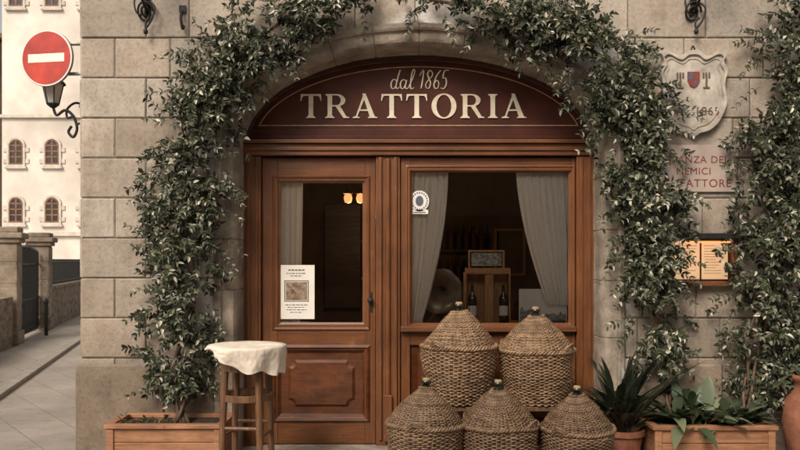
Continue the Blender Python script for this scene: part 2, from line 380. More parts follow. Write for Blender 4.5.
for r in ((279,364,Z(325),Z(180)),(411,570,Z(326),Z(170))):
    gl.add([(X(r[0]),.322,r[2]),(X(r[1]),.322,r[2]),(X(r[1]),.322,r[3]),(X(r[0]),.322,r[3])],[(0,1,2,3)])
gl.obj('window_glass',M_glass,bld)
SH=wz(324.5,.42)
a=MB(); a.box(X(402),X(590),.37,.86,SH-.08,SH); a.obj('display_shelf',M_crate,bld,bevel=.004)

def curtain(name,top,bot,z0,z1,y,folds,curve=0,n=110,m=30):
    vs=[];fs=[]
    for j in range(m+1):
        t=j/m; zz=z1+(z0-z1)*t; e=t**1.3
        for i in range(n+1):
            s=i/n; xa=top[0]+(top[1]-top[0])*s; xb=bot[0]+(bot[1]-bot[0])*s
            x=xa+(xb-xa)*e+curve*math.sin(math.pi*t)*(s-.5)*2
            ph=s*folds*2*math.pi+.5*math.sin(t*3+s*5)+1.2*noise.noise(Vector((s*4,t*1.5,folds)))
            d=.013*math.sin(ph)*(.7+.5*noise.noise(Vector((s*7,t*2,1))))+.005*math.sin(ph*2.3+1+t*2)+.004*noise.noise(Vector((x*9,zz*4,0)))
            vs.append((x,y+d,zz+.006*math.sin(ph)*(t>.95)))
    for j in range(m):
        for i in range(n): a=j*(n+1)+i; fs.append((a,a+1,a+n+2,a+n+1))
    q=MB(); q.add(vs,fs); return q.obj(name,M_curt,bld,smooth=True)
yc=.36; XC=lambda p:wx(p,yc); ZC=lambda p:wz(p,yc)
curtain('curtain_door',(XC(277),XC(303)),(XC(279),XC(300)),ZC(330),ZC(178),yc,4)
curtain('curtain_window_a',(XC(405),XC(448)),(XC(405),XC(422)),ZC(323),ZC(168),yc,6,.03)
curtain('curtain_window_b',(XC(516),XC(570)),(XC(547),XC(572)),ZC(305),ZC(168),yc,7,.02)
a=MB(); a.tube([(XC(403),yc,ZC(169)),(XC(574),yc,ZC(169))],.008); a.tube([(XC(275),yc,ZC(179)),(XC(304),yc,ZC(179))],.006); a.obj('curtain_rods',M_brass,bld)

# ---------------------------------------------------------------- fascia sign
sg=group('trattoria_sign')
yf=.285
def elp(a,b,n,z0,c=CXA): return [(c+a*math.cos(math.pi*i/n),z0+b*math.sin(math.pi*i/n)) for i in range(n+1)]
zb=wz(141,yf)
n=60; a=MB(); a.prism(elp(HA+.01,BA+(ZS-zb)+.01,n,zb),yf,yf+.05); a.obj('board',M_fascia,sg)
H1=BA+ZS-zb
a=MB()
o1=elp(HA+.005,H1+.005,n,zb+.0); i1=elp(HA-.05,H1-.05,n,zb)
a.ring(o1,i1,yf-.03,yf+.001,False); a.obj('outer_frame',M_dkwood,sg,bevel=.006)
zl=wz(126,yf)
def lineloop(off,wd):
    def pl(o):
        aa,bb=HA-o,H1-o; pts=[]
        zz=zl+ (o-.085)
        th0=math.asin((zz-zb)/bb)
        for i in range(n+1):
            th=th0+(math.pi-2*th0)*i/n; pts.append((CXA+aa*math.cos(th),zb+bb*math.sin(th)))
        return pts
    return pl(off),pl(off+wd)
a=MB(); o_,i_=lineloop(.085,.008); a.ring(o_,i_,yf-.004,yf+.001); a.obj('border_line',M_gold,sg)
a=MB(); a.box(CXA-HA+.01,CXA+HA-.01,yf-.045,yf+.002,wz(139.5,yf),wz(136,yf)); a.box(CXA-HA+.02,CXA+HA-.02,yf-.02,yf+.003,wz(135.8,yf),wz(129.5,yf)); a.obj('base_moulding',M_fascia,sg,bevel=.004)
T=MB(); Hl=(118.2-94.3)/780*(yf+6); kdep=[0]
def P(poly,ox,oz):
    kdep[0]=(kdep[0]+1)%7
    T.prism([(ox+x*Hl,oz+zz*Hl) for x,zz in poly],yf-.010-kdep[0]*.0004,yf+.001)
def foot(x0,x1,top=False,l=.10):
    p=[(x0-l,0),(x1+l,0),(x1+l,.035),(x1+.025,.07),(x1,.15),(x0,.15),(x0-.025,.07),(x0-l,.035)]
    return [(x,1-zz) for x,zz in p] if top else p
def arc(cx,cz,rx,rz,a0,a1,n=16): return [(cx+rx*math.cos(math.radians(a0+(a1-a0)*i/n)),cz+rz*math.sin(math.radians(a0+(a1-a0)*i/n))) for i in range(n+1)]
def strip(o,i,ox,oz):
    for k in range(len(o)-1):
        T.prism([(ox+x*Hl,oz+zz*Hl) for x,zz in (o[k],o[k+1],i[k+1],i[k])],yf-.0102,yf+.001)
def letter(c,ox,oz):
    if c=='T':
        P([(.02,.93),(.86,.93),(.86,1),(.02,1)],ox,oz); P([(.02,1),(0,.72),(.035,.72),(.08,.88),(.16,.94)],ox,oz); P([(.86,1),(.88,.72),(.845,.72),(.80,.88),(.72,.94)],ox,oz)
        P([(.345,0),(.535,0),(.535,1),(.345,1)],ox,oz); P(foot(.345,.535),ox,oz); return .88
    if c=='I':
        P([(.11,0),(.30,0),(.30,1),(.11,1)],ox,oz); P(foot(.11,.30),ox,oz); P(foot(.11,.30,True),ox,oz); return .41
    if c=='R':
        P([(.09,0),(.28,0),(.28,1),(.09,1)],ox,oz); P(foot(.09,.28),ox,oz); P([(0,1),(.3,1),(.3,.95),(.09,.85),(.07,.93),(0,.965)],ox,oz)
        P([(.26,.945),(.48,.945),(.48,1),(.26,1)],ox,oz); P([(.26,.48),(.48,.48),(.48,.535),(.26,.535)],ox,oz)
        strip(arc(.46,.74,.37,.26,-90,90),arc(.46,.74,.18,.205,-90,90),ox,oz)
        P([(.41,.5),(.61,.5),(.87,.07),(.99,.035),(.99,0),(.75,0)],ox,oz); return .97
    if c=='A':
        P([(.115,.02),(.18,.02),(.53,.90),(.46,1.02)],ox,oz); P([(.40,1.02),(.54,1.02),(.94,.02),(.725,.02)],ox,oz)
        P([(.22,.295),(.76,.295),(.74,.36),(.24,.36)],ox,oz); P([(0,0),(.30,0),(.30,.035),(.2,.06),(.17,.1),(.12,.08),(0,.035)],ox,oz); P([(.64,0),(1.03,0),(1.03,.035),(.94,.06),(.90,.1),(.74,.08),(.64,.035)],ox,oz); return 1.02
    if c=='O':
        strip(arc(.53,.5,.52,.525,0,360,40),arc(.53,.5,.31,.47,0,360,40),ox,oz); return 1.06
word='TRATTORIA'; adv={'T':.88,'I':.41,'R':.97,'A':1.02,'O':1.06}
W=(526-300.5)/780*(yf+6)/Hl; gap=(W-sum(adv[c] for c in word))/8
ox=wx(300.5,yf); oz=wz(118.2,yf)
for c in word: ox+=(letter(c,ox,oz)+gap)*Hl
T.obj('lettering',M_cream,sg)
G={'d':[[(.42,.40),(.25,.52),(.06,.34),(.06,.08),(.2,0),(.38,.18),(.50,.5)],[(.66,1.02),(.50,.6),(.38,.15),(.44,0),(.6,.08)]],
'a':[[(.42,.40),(.25,.50),(.06,.34),(.06,.08),(.2,0),(.36,.18),(.46,.48),(.37,.12),(.44,0),(.6,.08)]],
'l':[[(0,.1),(.3,.6),(.42,.95),(.34,1.05),(.22,.8),(.12,.2),(.18,0),(.36,.06)]],
'1':[[(0,.72),(.28,1),(.10,0)]],
'8':[[(.48,.85),(.32,1),(.14,.82),(.24,.56),(.34,.3),(.24,.04),(.06,.06),(.02,.25),(.2,.48),(.44,.68),(.48,.85)]],
'6':[[(.5,1.0),(.22,.7),(.04,.25),(.12,.02),(.3,.06),(.36,.32),(.22,.46),(.07,.3)]],
'5':[[(.56,1.0),(.26,.96),(.16,.58),(.34,.58),(.38,.25),(.2,0),(0,.06)]]}
C=MB(); u=18.5/780*(yf+6); ox=wx(390.5,yf)
for k,ch in enumerate('dal 1865'):
    if ch==' ': ox+=.28*u; continue
    zz=wz(89,yf)
    for st in G[ch]:
        pts=catmull([(ox+(x)*u*.80,yf-.006,zz+q*u) for x,q in st],5)
        rr=[]
        for i in range(len(pts)):
            d=pts[min(i+1,len(pts)-1)]-pts[max(i-1,0)]; rr.append(.0034+.0034*abs(d.z)/(d.length+1e-6)*(1 if d.z<0 else .35))
        C.tube(pts,rr,6)
    ox+={'d':.60,'a':.56,'l':.36,'1':.36,'8':.50,'6':.46,'5':.5}[ch]*u*.80+.004
C.obj('script_lettering',M_cream,sg,smooth=True)

def text(s,x,y,z,size,mat,parent,name,align='RIGHT',ext=.001):
    cu=bpy.data.curves.new(name,'FONT'); cu.body=s; cu.size=size; cu.align_x=align; cu.extrude=ext; cu.space_character=1.12
    ob=bpy.data.objects.new(name,cu); S.collection.objects.link(ob); ob.location=(x,y,z); ob.rotation_euler=(math.pi/2,0,0); cu.materials.append(mat); ob.parent=parent; return ob

# ---------------------------------------------------------------- window dressing objects
gm=group('menu_poster'); ym=.312
XM=lambda p:wx(p,ym); ZM=lambda p:wz(p,ym)
a=MB(); a.box(XM(278),XM(314.5),ym,ym+.003,ZM(319),ZM(265)); a.obj('sheet',M_paper,gm)
a=MB(); a.box(XM(286),XM(307),ym-.002,ym,ZM(300),ZM(282)); a.obj('picture',M_photo,gm)
a=MB(); a.frame(XM(284.5),XM(308.5),ZM(301.5),ZM(280.5),.006,ym-.003,ym)
rn=random.Random(3)
for k,(p,q,w) in enumerate(((269.5,270.7,16),(273,273.8,20),(275.5,276.2,12),(304.5,305.2,22),(307,307.6,18),(309.5,310.1,20),(312,312.6,13))):
    xx=296.5-w/2
    while xx<296.5+w/2-1: l_=rn.uniform(1.5,4); a.box(XM(xx),XM(min(xx+l_,296.5+w/2)),ym-.001,ym,ZM(q),ZM(p)); xx+=l_+.8
a.obj('print',M_dktxt,gm)
gs=group('window_sticker'); ys=.316
a=MB(); cx,cz=wx(419.5,ys),wz(201,ys); a.prism([(cx+.078*math.cos(t*math.pi/16),cz+.085*math.sin(t*math.pi/16)) for t in range(32)],ys,ys+.002); a.box(cx-.07,cx+.07,ys,ys+.0025,cz-.105,cz-.07); a.obj('disc',M_white,gs)
a=MB(); a.prism([(cx+.032*math.cos(t*math.pi/8),cz+.042*math.sin(t*math.pi/8)) for t in range(16)],ys-.002,ys)
for t in range(20):
    th=t*math.pi/10; px_,pz_=cx+.062*math.cos(th),cz+.068*math.sin(th); a.box(px_-.005,px_+.005,ys-.002,ys,pz_-.006,pz_+.006)
a.box(cx-.05,cx+.05,ys-.002,ys,cz-.096,cz-.088)
a.obj('emblem',M_bluep,gs)
# gramophone
gr=group('gramophone'); yg=.50; hx,hz=wx(440,yg),wz(291,yg)
rot=Matrix.Rotation(math.radians(90),4,'X'); rot=Matrix.Rotation(math.radians(-14),4,'Z')@rot
a=MB(); nn=80; prof=[(.012,-.26),(.016,-.18),(.030,-.11),(.055,-.055),(.095,-.018),(.140,.004),(.178,.008),(.186,.002)]
vs=[];fs=[]
for r,zz in prof:
    for k in range(nn):
        th=2*math.pi*k/nn; rr=r*(1+.04*abs(math.sin(th*4))*(r/.18)); zq=zz+.006*abs(math.sin(th*4))*(r/.18)
        p=rot@Vector((rr*math.cos(th),rr*math.sin(th),zq)); vs.append(p+Vector((hx,yg,hz)))
for i in range(len(prof)-1):
    for k in range(nn): fs.append((i*nn+k,i*nn+(k+1)%nn,(i+1)*nn+(k+1)%nn,(i+1)*nn+k))
a.add(vs,fs); p0=rot@Vector((0,0,-.25))+Vector((hx,yg,hz)); a.tube(catmull([p0,(p0.x,p0.y+.05,p0.z-.02),(p0.x-.01,p0.y+.05,p0.z-.10),(hx,yg+.26,SH+.13)]),.015); a.obj('horn',M_brass,gr,smooth=True)
a=MB(); a.box(hx-.14,hx+.14,.60,.855,SH,SH+.12); a.lathe([(0,0),(.1,0),(.1,.012),(0,.014)],(hx,.74,SH+.12),24); a.obj('case',M_dkwood,gr,bevel=.006)
# wine crate
wc=group('wine_crate'); yw=.40; x0,x1=wx(465,yw),wx(510.5,yw); zt=wz(274,yw)
a=MB(); a.box(x0,x0+.012,yw,yw+.16,SH,zt); a.box(x1-.012,x1,yw,yw+.16,SH,zt); a.box(x0+.012,x1-.012,yw+.148,yw+.16,SH,zt); a.box(x0-.002,x1+.002,yw-.002,yw+.162,zt,zt+.012); a.box(x0+.012,x1-.012,yw,yw+.148,SH,SH+.012)
xm=(x0+x1)/2+.012; a.box(xm-.035,xm+.035,yw+.002,yw+.014,SH+.012,zt-.005)
a.box(x0+.03,x0+.045,yw+.02,yw+.035,zt+.012,wz(251,yw)); a.box(x1-.06,x1-.045,yw+.02,yw+.035,zt+.012,wz(251,yw)); a.box(x0+.03,x1-.045,yw+.022,yw+.034,wz(252,yw),wz(250,yw)); a.box(x0+.045,x1-.06,yw+.022,yw+.033,zt+.012,zt+.035)
a.add([(x0,yw,zt+.013),(x1,yw,zt+.013),(x1,yw+.02,zt+.05),(x0,yw+.02,zt+.05)],[(0,1,2,3)])
a.obj('box',M_crate,wc,bevel=.002)
a=MB(); a.box(x0+.055,x1-.07,yw+.016,yw+.021,wz(266,yw),wz(253,yw)); a.obj('card',M_photog,wc)
a=MB(); l=MB()
for bx in (x0+.065,x1-.052):
    a.lathe([(.0,0),(.036,.002),(.037,.01),(.037,.19),(.032,.215),(.014,.245),(.0125,.30),(.015,.302),(.015,.315),(0,.316)],(bx,yw+.05,SH+.013),20); l.lathe([(.0375,.06),(.0377,.061),(.0377,.14),(.0375,.141)],(bx,yw+.05,SH+.013),20)
a.obj('bottles',M_glassg,wc,smooth=True); l.obj('labels',M_paper,wc,smooth=True)
fp=group('landscape_print'); yp=.385; x0,x1=wx(519,yp),wx(567,yp); z0,z1=SH,wz(289,yp)
a=MB(); a.box(x0,x1,yp,yp+.012,z0,z1); a.obj('board',M_paper,fp)
a=MB(); rn=random.Random(8); n_=26; w_=(x1-x0-.02)
tops=[z0+.085+.03*noise.noise(Vector((i*.5,0,0)))+(.035 if i<9 else 0)+rn.uniform(0,.012) for i in range(n_+1)]
a.prism([(x0+.01,z0+.02),(x1-.01,z0+.02)]+[(x0+.01+w_*i/n_,tops[i]) for i in range(n_,-1,-1)],yp-.003,yp); a.obj('trees',M_photog,fp)
a=MB(); a.box(x0+.01,x1-.01,yp-.005,yp-.003,z0+.02,z0+.035); a.obj('ink',M_dktxt,fp)
# interior lamps
il=group('interior_lamp')
a=MB(); zl_=wz(198,1.2)
for px in (348,360.5):
    a.lathe([(0,-.05),(.03,-.04),(.040,0),(.03,.035),(0,.045)],(wx(px,1.2),1.2,zl_),16)
a.obj('bulbs',M_bulb,il,smooth=True)
a=MB()
for px in (348,360.5): a.tube([(wx(px,1.2),1.2,zl_+.05),(wx(px,1.2),1.2,3)],.006); a.lathe([(.02,.09),(.05,.04)],(wx(px,1.2),1.2,zl_),16)
a.obj('cords',M_brass,il)
pl_=bpy.data.lights.new('lamp_glow','POINT'); pl_.energy=15; pl_.color=(1,.62,.32); pl_.shadow_soft_size=.08; po_=bpy.data.objects.new('lamp_glow',pl_); S.collection.objects.link(po_); po_.location=(wx(354,1.2),1.32,zl_-.14); po_.parent=il

# ---------------------------------------------------------------- wicker demijohns
def wicker_meshes(seed,dark):
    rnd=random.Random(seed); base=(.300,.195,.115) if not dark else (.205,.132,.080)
    prof=[(.205,0),(.232,.12),(.252,.24),(.262,.34),(.262,.375)]
    cone=[(.252,.392),(.228,.43),(.186,.48),(.138,.535),(.088,.585),(.050,.618)]
    def sample(p,step):
        out=[];acc=0
        for (r0,z0),(r1,z1) in zip(p[:-1],p[1:]):
            l=math.hypot(r1-r0,z1-z0); d=acc
            while d<l: t=d/l; out.append((r0+(r1-r0)*t,z0+(z1-z0)*t)); d+=step
            acc=d-l
        return out
    q=MB(); NP=26; seg=NP*6
    def warp(v):
        w=Vector((noise.noise(v*5+Vector((seed,0,0))),noise.noise(v*5+Vector((0,seed,3))),noise.noise(v*5+Vector((9,0,seed)))))
        w2=Vector((noise.noise(v*30),noise.noise(v*30+Vector((7,0,0))),noise.noise(v*30+Vector((0,7,0)))))
        return v+w*.018+w2*.0024
    def ringrow(r,zz,i,tr,amp):
        vs=[];fs=[]; k=rnd.uniform(.65,1.25); q.col=tuple(c*k for c in base)
        n=4; zo=rnd.uniform(-.002,.002)
        for s in range(seg):
            th=2*math.pi*s/seg; rr=r+amp*math.cos(NP*th+i*math.pi)
            for a in range(n):
                ph=math.pi/4+2*math.pi*a/n
                R2=rr+tr*math.cos(ph); vs.append(warp(Vector((R2*math.cos(th),R2*math.sin(th),zz+zo+tr*math.sin(ph)*.98))))
        for s in range(seg):
            for a in range(n): fs.append((s*n+a,s*n+(a+1)%n,((s+1)%seg)*n+(a+1)%n,((s+1)%seg)*n+a))
        q.add(vs,fs)
    for i,(r,zz) in enumerate(sample(prof,.0125)): ringrow(r,zz,i,.0068,.0062)
    for i,(r,zz) in enumerate(sample(cone,.0105)): ringrow(r,zz+.003,i,.0058,.0048*min(1,r/.15+.2))
    for ph in (0,2.09,4.19):
        k=rnd.uniform(.8,1.2); q.col=tuple(c*k for c in base)
        pts=[warp(Vector(((.266+.010*math.cos(22*t+ph))*math.cos(t),(.266+.010*math.cos(22*t+ph))*math.sin(t),.384+.010*math.sin(22*t+ph)))) for t in [2*math.pi*j/200 for j in range(201)]]
        q.tube(pts,.0078,5,False)
    for ph in (0,math.pi):
        pts=[warp(Vector(((.050+.006*math.cos(9*t+ph))*math.cos(t),(.050+.006*math.cos(9*t+ph))*math.sin(t),.622+.006*math.sin(9*t+ph)))) for t in [2*math.pi*j/80 for j in range(81)]]
        q.tube(pts,.006,5,False)
    q.col=tuple(c*1.1 for c in base)
    for s in range(NP*2):
        th=2*math.pi*(s+.5)/(NP*2)
        q.tube([warp(Vector((r*math.cos(th),r*math.sin(th),zz))) for r,zz in prof+cone],.0045,4,False)
    for sg_ in (0,math.pi):
        for o_ in (-.012,.0,.012):
            pts=[]
            for j in range(13):
                t=j/12; th=sg_+(t-.5)*.42; rr=.270+.024*math.sin(math.pi*t)+o_*.4; pts.append((rr*math.cos(th),rr*math.sin(th),.385+.04*math.sin(math.pi*t)+o_))
            q.tube(pts,.006,5)
    for _ in range(34):
        th=rnd.uniform(0,6.28); zz=rnd.uniform(.05,.36); r=.236+.07*zz; k=rnd.uniform(.9,1.5); q.col=tuple(c*k for c in base)
        q.tube([(r*math.cos(th),r*math.sin(th),zz),((r+.024)*math.cos(th+.09),(r+.024)*math.sin(th+.09),zz+rnd.uniform(-.02,.02))],.003,4)
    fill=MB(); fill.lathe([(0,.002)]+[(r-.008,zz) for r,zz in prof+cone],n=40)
    nk=MB(); nk.lathe([(.046,.56),(.040,.60),(.029,.63),(.027,.655),(.034,.658),(.034,.674),(.027,.677),(.025,.675)],n=24)
    ck=MB(); ck.lathe([(.026,.668),(.025,.685),(.022,.692),(0,.693)],n=20)
    return q,fill,nk,ck
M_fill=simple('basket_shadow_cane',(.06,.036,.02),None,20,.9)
cache={}
def demijohn(px,y,zb_,sc,rotz,seed,dark):
    key=(seed,dark)
    g_=group('wicker_demijohn',(wx(px,y),y,zb_)); g_.rotation_euler=(U(-.02,.02),U(-.045,.045),rotz); g_.scale=(sc,sc,sc*U(.97,1.02))
    if key not in cache:
        q,f,nk,ck=wicker_meshes(seed,dark)
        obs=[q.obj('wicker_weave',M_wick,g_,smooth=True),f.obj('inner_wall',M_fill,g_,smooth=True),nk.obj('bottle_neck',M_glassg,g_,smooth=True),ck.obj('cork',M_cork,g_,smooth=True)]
        cache[key]=obs
    else:
        for o in cache[key]:
            c=o.copy(); S.collection.objects.link(c); c.parent=g_
bench_z=.455
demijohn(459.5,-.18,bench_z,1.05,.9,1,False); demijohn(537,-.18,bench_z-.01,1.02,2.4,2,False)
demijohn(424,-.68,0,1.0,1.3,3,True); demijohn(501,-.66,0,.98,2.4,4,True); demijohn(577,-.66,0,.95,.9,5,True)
be=group('low_bench'); a=MB(); bx0,bx1=wx(428,-.18),wx(572,-.18)
for k in range(3): a.box(bx0,bx1,-.39+k*.14,-.26+k*.14,bench_z-.045,bench_z-.014)
for x in (bx0+.05,bx1-.11):
    a.box(x,x+.06,-.36,-.31,0,bench_z-.045); a.box(x,x+.06,-.05,0,0,bench_z-.045); a.box(x+.01,x+.05,-.31,-.05,.12,.17)
a.obj('planks',M_tblw,be,bevel=.004)

# ---------------------------------------------------------------- bar table with linen
tb=group('cafe_table',(wx(247,-.6),-.6,0)); ht=.905; rt=.262
a=MB(); a.lathe([(0,ht-.03),(rt-.01,ht-.03),(rt,ht-.022),(rt,ht-.004),(rt-.006,ht),(0,ht)],n=48)
a.lathe([(.17,ht-.16),(.18,ht-.16),(.18,ht-.03),(.17,ht-.03)],n=40)
for k in range(4):
    th=math.radians(38+90*k); c,s=math.cos(th),math.sin(th)
    a.tube([(c*.160,s*.160,ht-.04),(c*.196,s*.196,0)],[.027,.021],10)
for k in range(4):
    t0=math.radians(38+90*k);t1=math.radians(128+90*k); r=.186; zz=.30 if k%2 else .36
    a.tube([(math.cos(t0)*r,math.sin(t0)*r,zz),(math.cos(t1)*r,math.sin(t1)*r,zz)],.013,8)
a.lathe([(.160,.54),(.182,.54),(.182,.585),(.160,.585),(.160,.54)],n=36)
a.obj('frame',M_tblw,tb,bevel=.002)
vs=[];fs=[];nn=200
prof_n=26
for j in range(prof_n+6):
    for k in range(nn):
        th=2*math.pi*k/nn
        drop=.035+.155*max(0,math.cos(th+.55))**.7 +.02*math.sin(3*th+1)+.012*math.sin(8*th)
        if j<6:
            r=.268*j/5; zz=ht+.006+.009*noise.noise(Vector((r*math.cos(th)*13,r*math.sin(th)*13,2)))*(1 if j<5 else .3)+.002
        else:
            t=(j-5)/prof_n; fold=math.sin(th*9+1.2*math.sin(th*2)+.6*t)+.5*noise.noise(Vector((math.cos(th)*5,math.sin(th)*5,t*2)))
            r=.270+.006*math.sin(min(1,t*4)*math.pi/2)+.020*fold*t-.035*t*drop/.19+.004*noise.noise(Vector((math.cos(th)*14,math.sin(th)*14,t*5)))
            zz=ht-drop*t+.003
        vs.append((r*math.cos(th),r*math.sin(th),zz))
for j in range(prof_n+5):
    for k in range(nn): fs.append((j*nn+k,j*nn+(k+1)%nn,(j+1)*nn+(k+1)%nn,(j+1)*nn+k))
a=MB(); a.add(vs,fs); a.obj('tablecloth',M_cloth,tb,smooth=True)

# ---------------------------------------------------------------- planters
def planter(px0,px1,y0,y1,ztop):
    g_=group('planter_box'); x0,x1=wx(px0,y0),wx(px1,y0); a=MB()
    nb=3; h=(ztop-.05)/nb
    for k in range(nb):
        z0=.02+k*h
        a.box(x0+.02,x1-.02,y0+.012,y0+.035,z0,z0+h-.004); a.box(x0+.02,x1-.02,y1-.035,y1-.012,z0,z0+h-.004)
        a.box(x0+.021,x0+.044,y0+.036,y1-.036,z0,z0+h-.004); a.box(x1-.044,x1-.021,y0+.036,y1-.036,z0,z0+h-.004)
    for xx in (x0+.008,x1-.058):
        a.box(xx,xx+.05,y0,y0+.0115,.0,ztop-.031)
    a.box(x0-.008,x1+.008,y0-.012,y0+.045,ztop-.03,ztop); a.box(x0-.008,x1+.008,y1-.045,y1+.012,ztop-.03,ztop)
    a.box(x0-.008,x0+.045,y0+.0455,y1-.0455,ztop-.031,ztop-.001); a.box(x1-.045,x1+.008,y0+.0455,y1-.0455,ztop-.031,ztop-.001)
    a.obj('boards',M_plant,g_,bevel=.004)
    vs=[];fs=[];nx,ny=30,12
    for j in range(ny+1):
        for i in range(nx+1):
            x=x0+.04+(x1-x0-.08)*i/nx; y=y0+.03+(y1-y0-.06)*j/ny; vs.append((x,y,ztop-.035+.02*noise.noise(Vector((x*12,y*12,0)))))
    for j in range(ny):
        for i in range(nx): q=j*(nx+1)+i; fs.append((q,q+1,q+nx+2,q+nx+1))
    a=MB(); a.add(vs,fs); a.obj('soil',M_soil,g_,smooth=True)
planter(105,222,-.52,-.10,.345); planter(654,777,-.52,-.10,.335)

# ---------------------------------------------------------------- foliage
def leafcol(shade,rnd):
    t=rnd.random()
    if t<.46: c=(.042,.050,.027)
    elif t<.76: c=(.082,.092,.052)
    elif t<.90: c=(.17,.172,.112)
    else: c=(.46,.42,.33)  # pale young leaves, also sky glints on glossy leaves painted as colour
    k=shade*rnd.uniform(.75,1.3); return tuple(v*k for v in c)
def leaf(mb,p,d,nrm,L_,w,fold=.25,curl=.15):
    d=d.normalized(); s=d.cross(nrm)
    if s.length<1e-4: s=d.orthogonal()
    s.normalize(); nn=s.cross(d)
    up=nn*(w*fold)
    a=p; tip=p+d*L_-nn*(L_*curl)
    l1=p+d*L_*.28+s*w*.5+up; l2=p+d*L_*.66+s*w*.42+up-nn*L_*curl*.4
    r1=p+d*L_*.28-s*w*.5+up; r2=p+d*L_*.66-s*w*.42+up-nn*L_*curl*.4
    mb.add([a,l1,l2,tip,r2,r1],[(0,3,2,1),(0,5,4,3)])
def spray(mb,p,d,L_,n,rnd,shade,ls):
    d=d.normalized(); pos=Vector(p); step=L_/n
    stem=[pos.copy()]
    for i in range(n):
        d=(d+Vector((rnd.uniform(-.25,.25),rnd.uniform(-.2,.15),rnd.uniform(-.3,.12)))).normalized()
        pos=pos+d*step; stem.append(pos.copy())
        for sd in (-1,1):
            side=d.cross(Vector((rnd.uniform(-.6,.6),-1,rnd.uniform(-.3,.9)))).normalized()*sd
            ld=(side*rnd.uniform(.6,1)+d*rnd.uniform(.3,.9)+Vector((0,-.15,rnd.uniform(-.5,.2))))
            nr=Vector((rnd.uniform(-.7,.7),-rnd.uniform(.4,1),rnd.uniform(.0,1.2)))
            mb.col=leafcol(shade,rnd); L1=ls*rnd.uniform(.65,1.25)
            leaf(mb,pos,ld,nr,L1,L1*rnd.uniform(.38,.56),rnd.uniform(.1,.4),rnd.uniform(0,.3))
    mb.col=(.09,.07,.045); mb.tube(stem,.0016,3,False)
def vine(name,path,nclump,seed,trunks,ls=.046,trail=75,thick=.27,y0=-.03):
    rnd=random.Random(seed); g_=group(name); mb=MB()
    segs=[];tot=0
    for a,b in zip(path[:-1],path[1:]):
        l=math.hypot(b[0]-a[0],b[1]-a[1])*(a[2]+b[2])/2; segs.append((a,b,l,tot)); tot+=l
    def pick():
        t=rnd.uniform(0,tot)
        for a,b,l,c in segs:
            if t<=c+l:
                f=(t-c)/l; x=a[0]+(b[0]-a[0])*f; y=a[1]+(b[1]-a[1])*f; h=a[2]+(b[2]-a[2])*f
                dx,dy=b[0]-a[0],b[1]-a[1]; q=math.hypot(dx,dy); return x,y,h,-dy/q,dx/q
    c=0
    while c<nclump:
        x,y,h,nx,ny=pick(); u=rnd.gauss(0,.50)
        if abs(u)>1.2: continue
        X_=wx(x+nx*u*h,-.12); Z_=wz(y+ny*u*h,-.12)
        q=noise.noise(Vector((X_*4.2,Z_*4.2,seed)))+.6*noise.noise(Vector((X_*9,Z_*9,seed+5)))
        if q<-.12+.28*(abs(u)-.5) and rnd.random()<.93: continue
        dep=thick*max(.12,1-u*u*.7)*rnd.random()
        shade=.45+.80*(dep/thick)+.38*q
        d=Vector((rnd.uniform(-1,1)+u*.4*nx,-rnd.uniform(.1,.9),rnd.uniform(-.9,.6)-u*.3*ny))
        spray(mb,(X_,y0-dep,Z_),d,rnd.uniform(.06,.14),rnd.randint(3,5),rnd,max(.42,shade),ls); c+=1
    for _ in range(trail):
        x,y,h,nx,ny=pick(); sgn=rnd.choice((-1,1)); X_=wx(x+nx*sgn*h*.7,-.12); Z_=wz(y+ny*sgn*h*.7,-.12)
        d=Vector((nx*sgn+rnd.uniform(-.4,.4),-.2,-ny*sgn-.3+rnd.uniform(-.4,.5))); spray(mb,(X_,y0-rnd.uniform(.02,.12),Z_),d,rnd.uniform(.12,.30),rnd.randint(5,9),rnd,1.0,ls*.85)
    mb.obj('leaves',M_leaf,g_)
    st=MB()
    for tr_ in trunks:
        for k in range(2):
            pts=[]
            for i,(px,py,yy) in enumerate(tr_): pts.append((wx(px,yy)+rnd.uniform(-.03,.03)*(i>0),yy+rnd.uniform(-.02,.02)*(i>0),wz(py,yy)))
            pts=catmull(pts,7); m_=len(pts); st.tube([p+Vector((.012*math.sin(i*.7+k*3.1),.012*math.cos(i*.7+k*3.1),0)) for i,p in enumerate(pts)],[.014-.008*i/m_ for i in range(m_)],7)
    st.obj('stems',M_bark,g_,smooth=True)
vine('climbing_jasmine',[(182,392,16),(178,360,34),(180,315,33),(182,270,32),(188,220,40),(190,170,42),(196,125,38),(210,90,36),(236,54,38),(268,27,34),(302,10,28),(342,-2,18),(376,-10,12)],1230,11,
  [[(180,432,-.3),(176,400,-.25),(178,340,-.12),(184,280,-.1),(188,200,-.1),(196,130,-.1),(230,66,-.1),(300,10,-.08)],[(168,432,-.32),(186,395,-.25),(182,350,-.12),(190,300,-.1),(186,230,-.1)],[(190,432,-.3),(172,380,-.2),(188,320,-.1),(176,250,-.1)]])
vine('climbing_jasmine',[(408,-6,14),(452,2,20),(503,12,30),(553,27,36),(598,50,42),(626,82,42),(638,122,38),(646,165,36),(650,215,38),(649,262,34),(652,305,28),(660,345,25),(664,382,16)],1420,23,
  [[(672,430,-.3),(668,395,-.25),(660,350,-.12),(652,300,-.1),(650,230,-.1),(642,150,-.1),(622,80,-.1),(540,22,-.08),(430,0,-.08)],[(690,430,-.32),(672,390,-.25),(664,340,-.12),(655,290,-.1),(650,200,-.1)],[(662,430,-.3),(676,385,-.2),(655,330,-.12),(662,270,-.1)]])
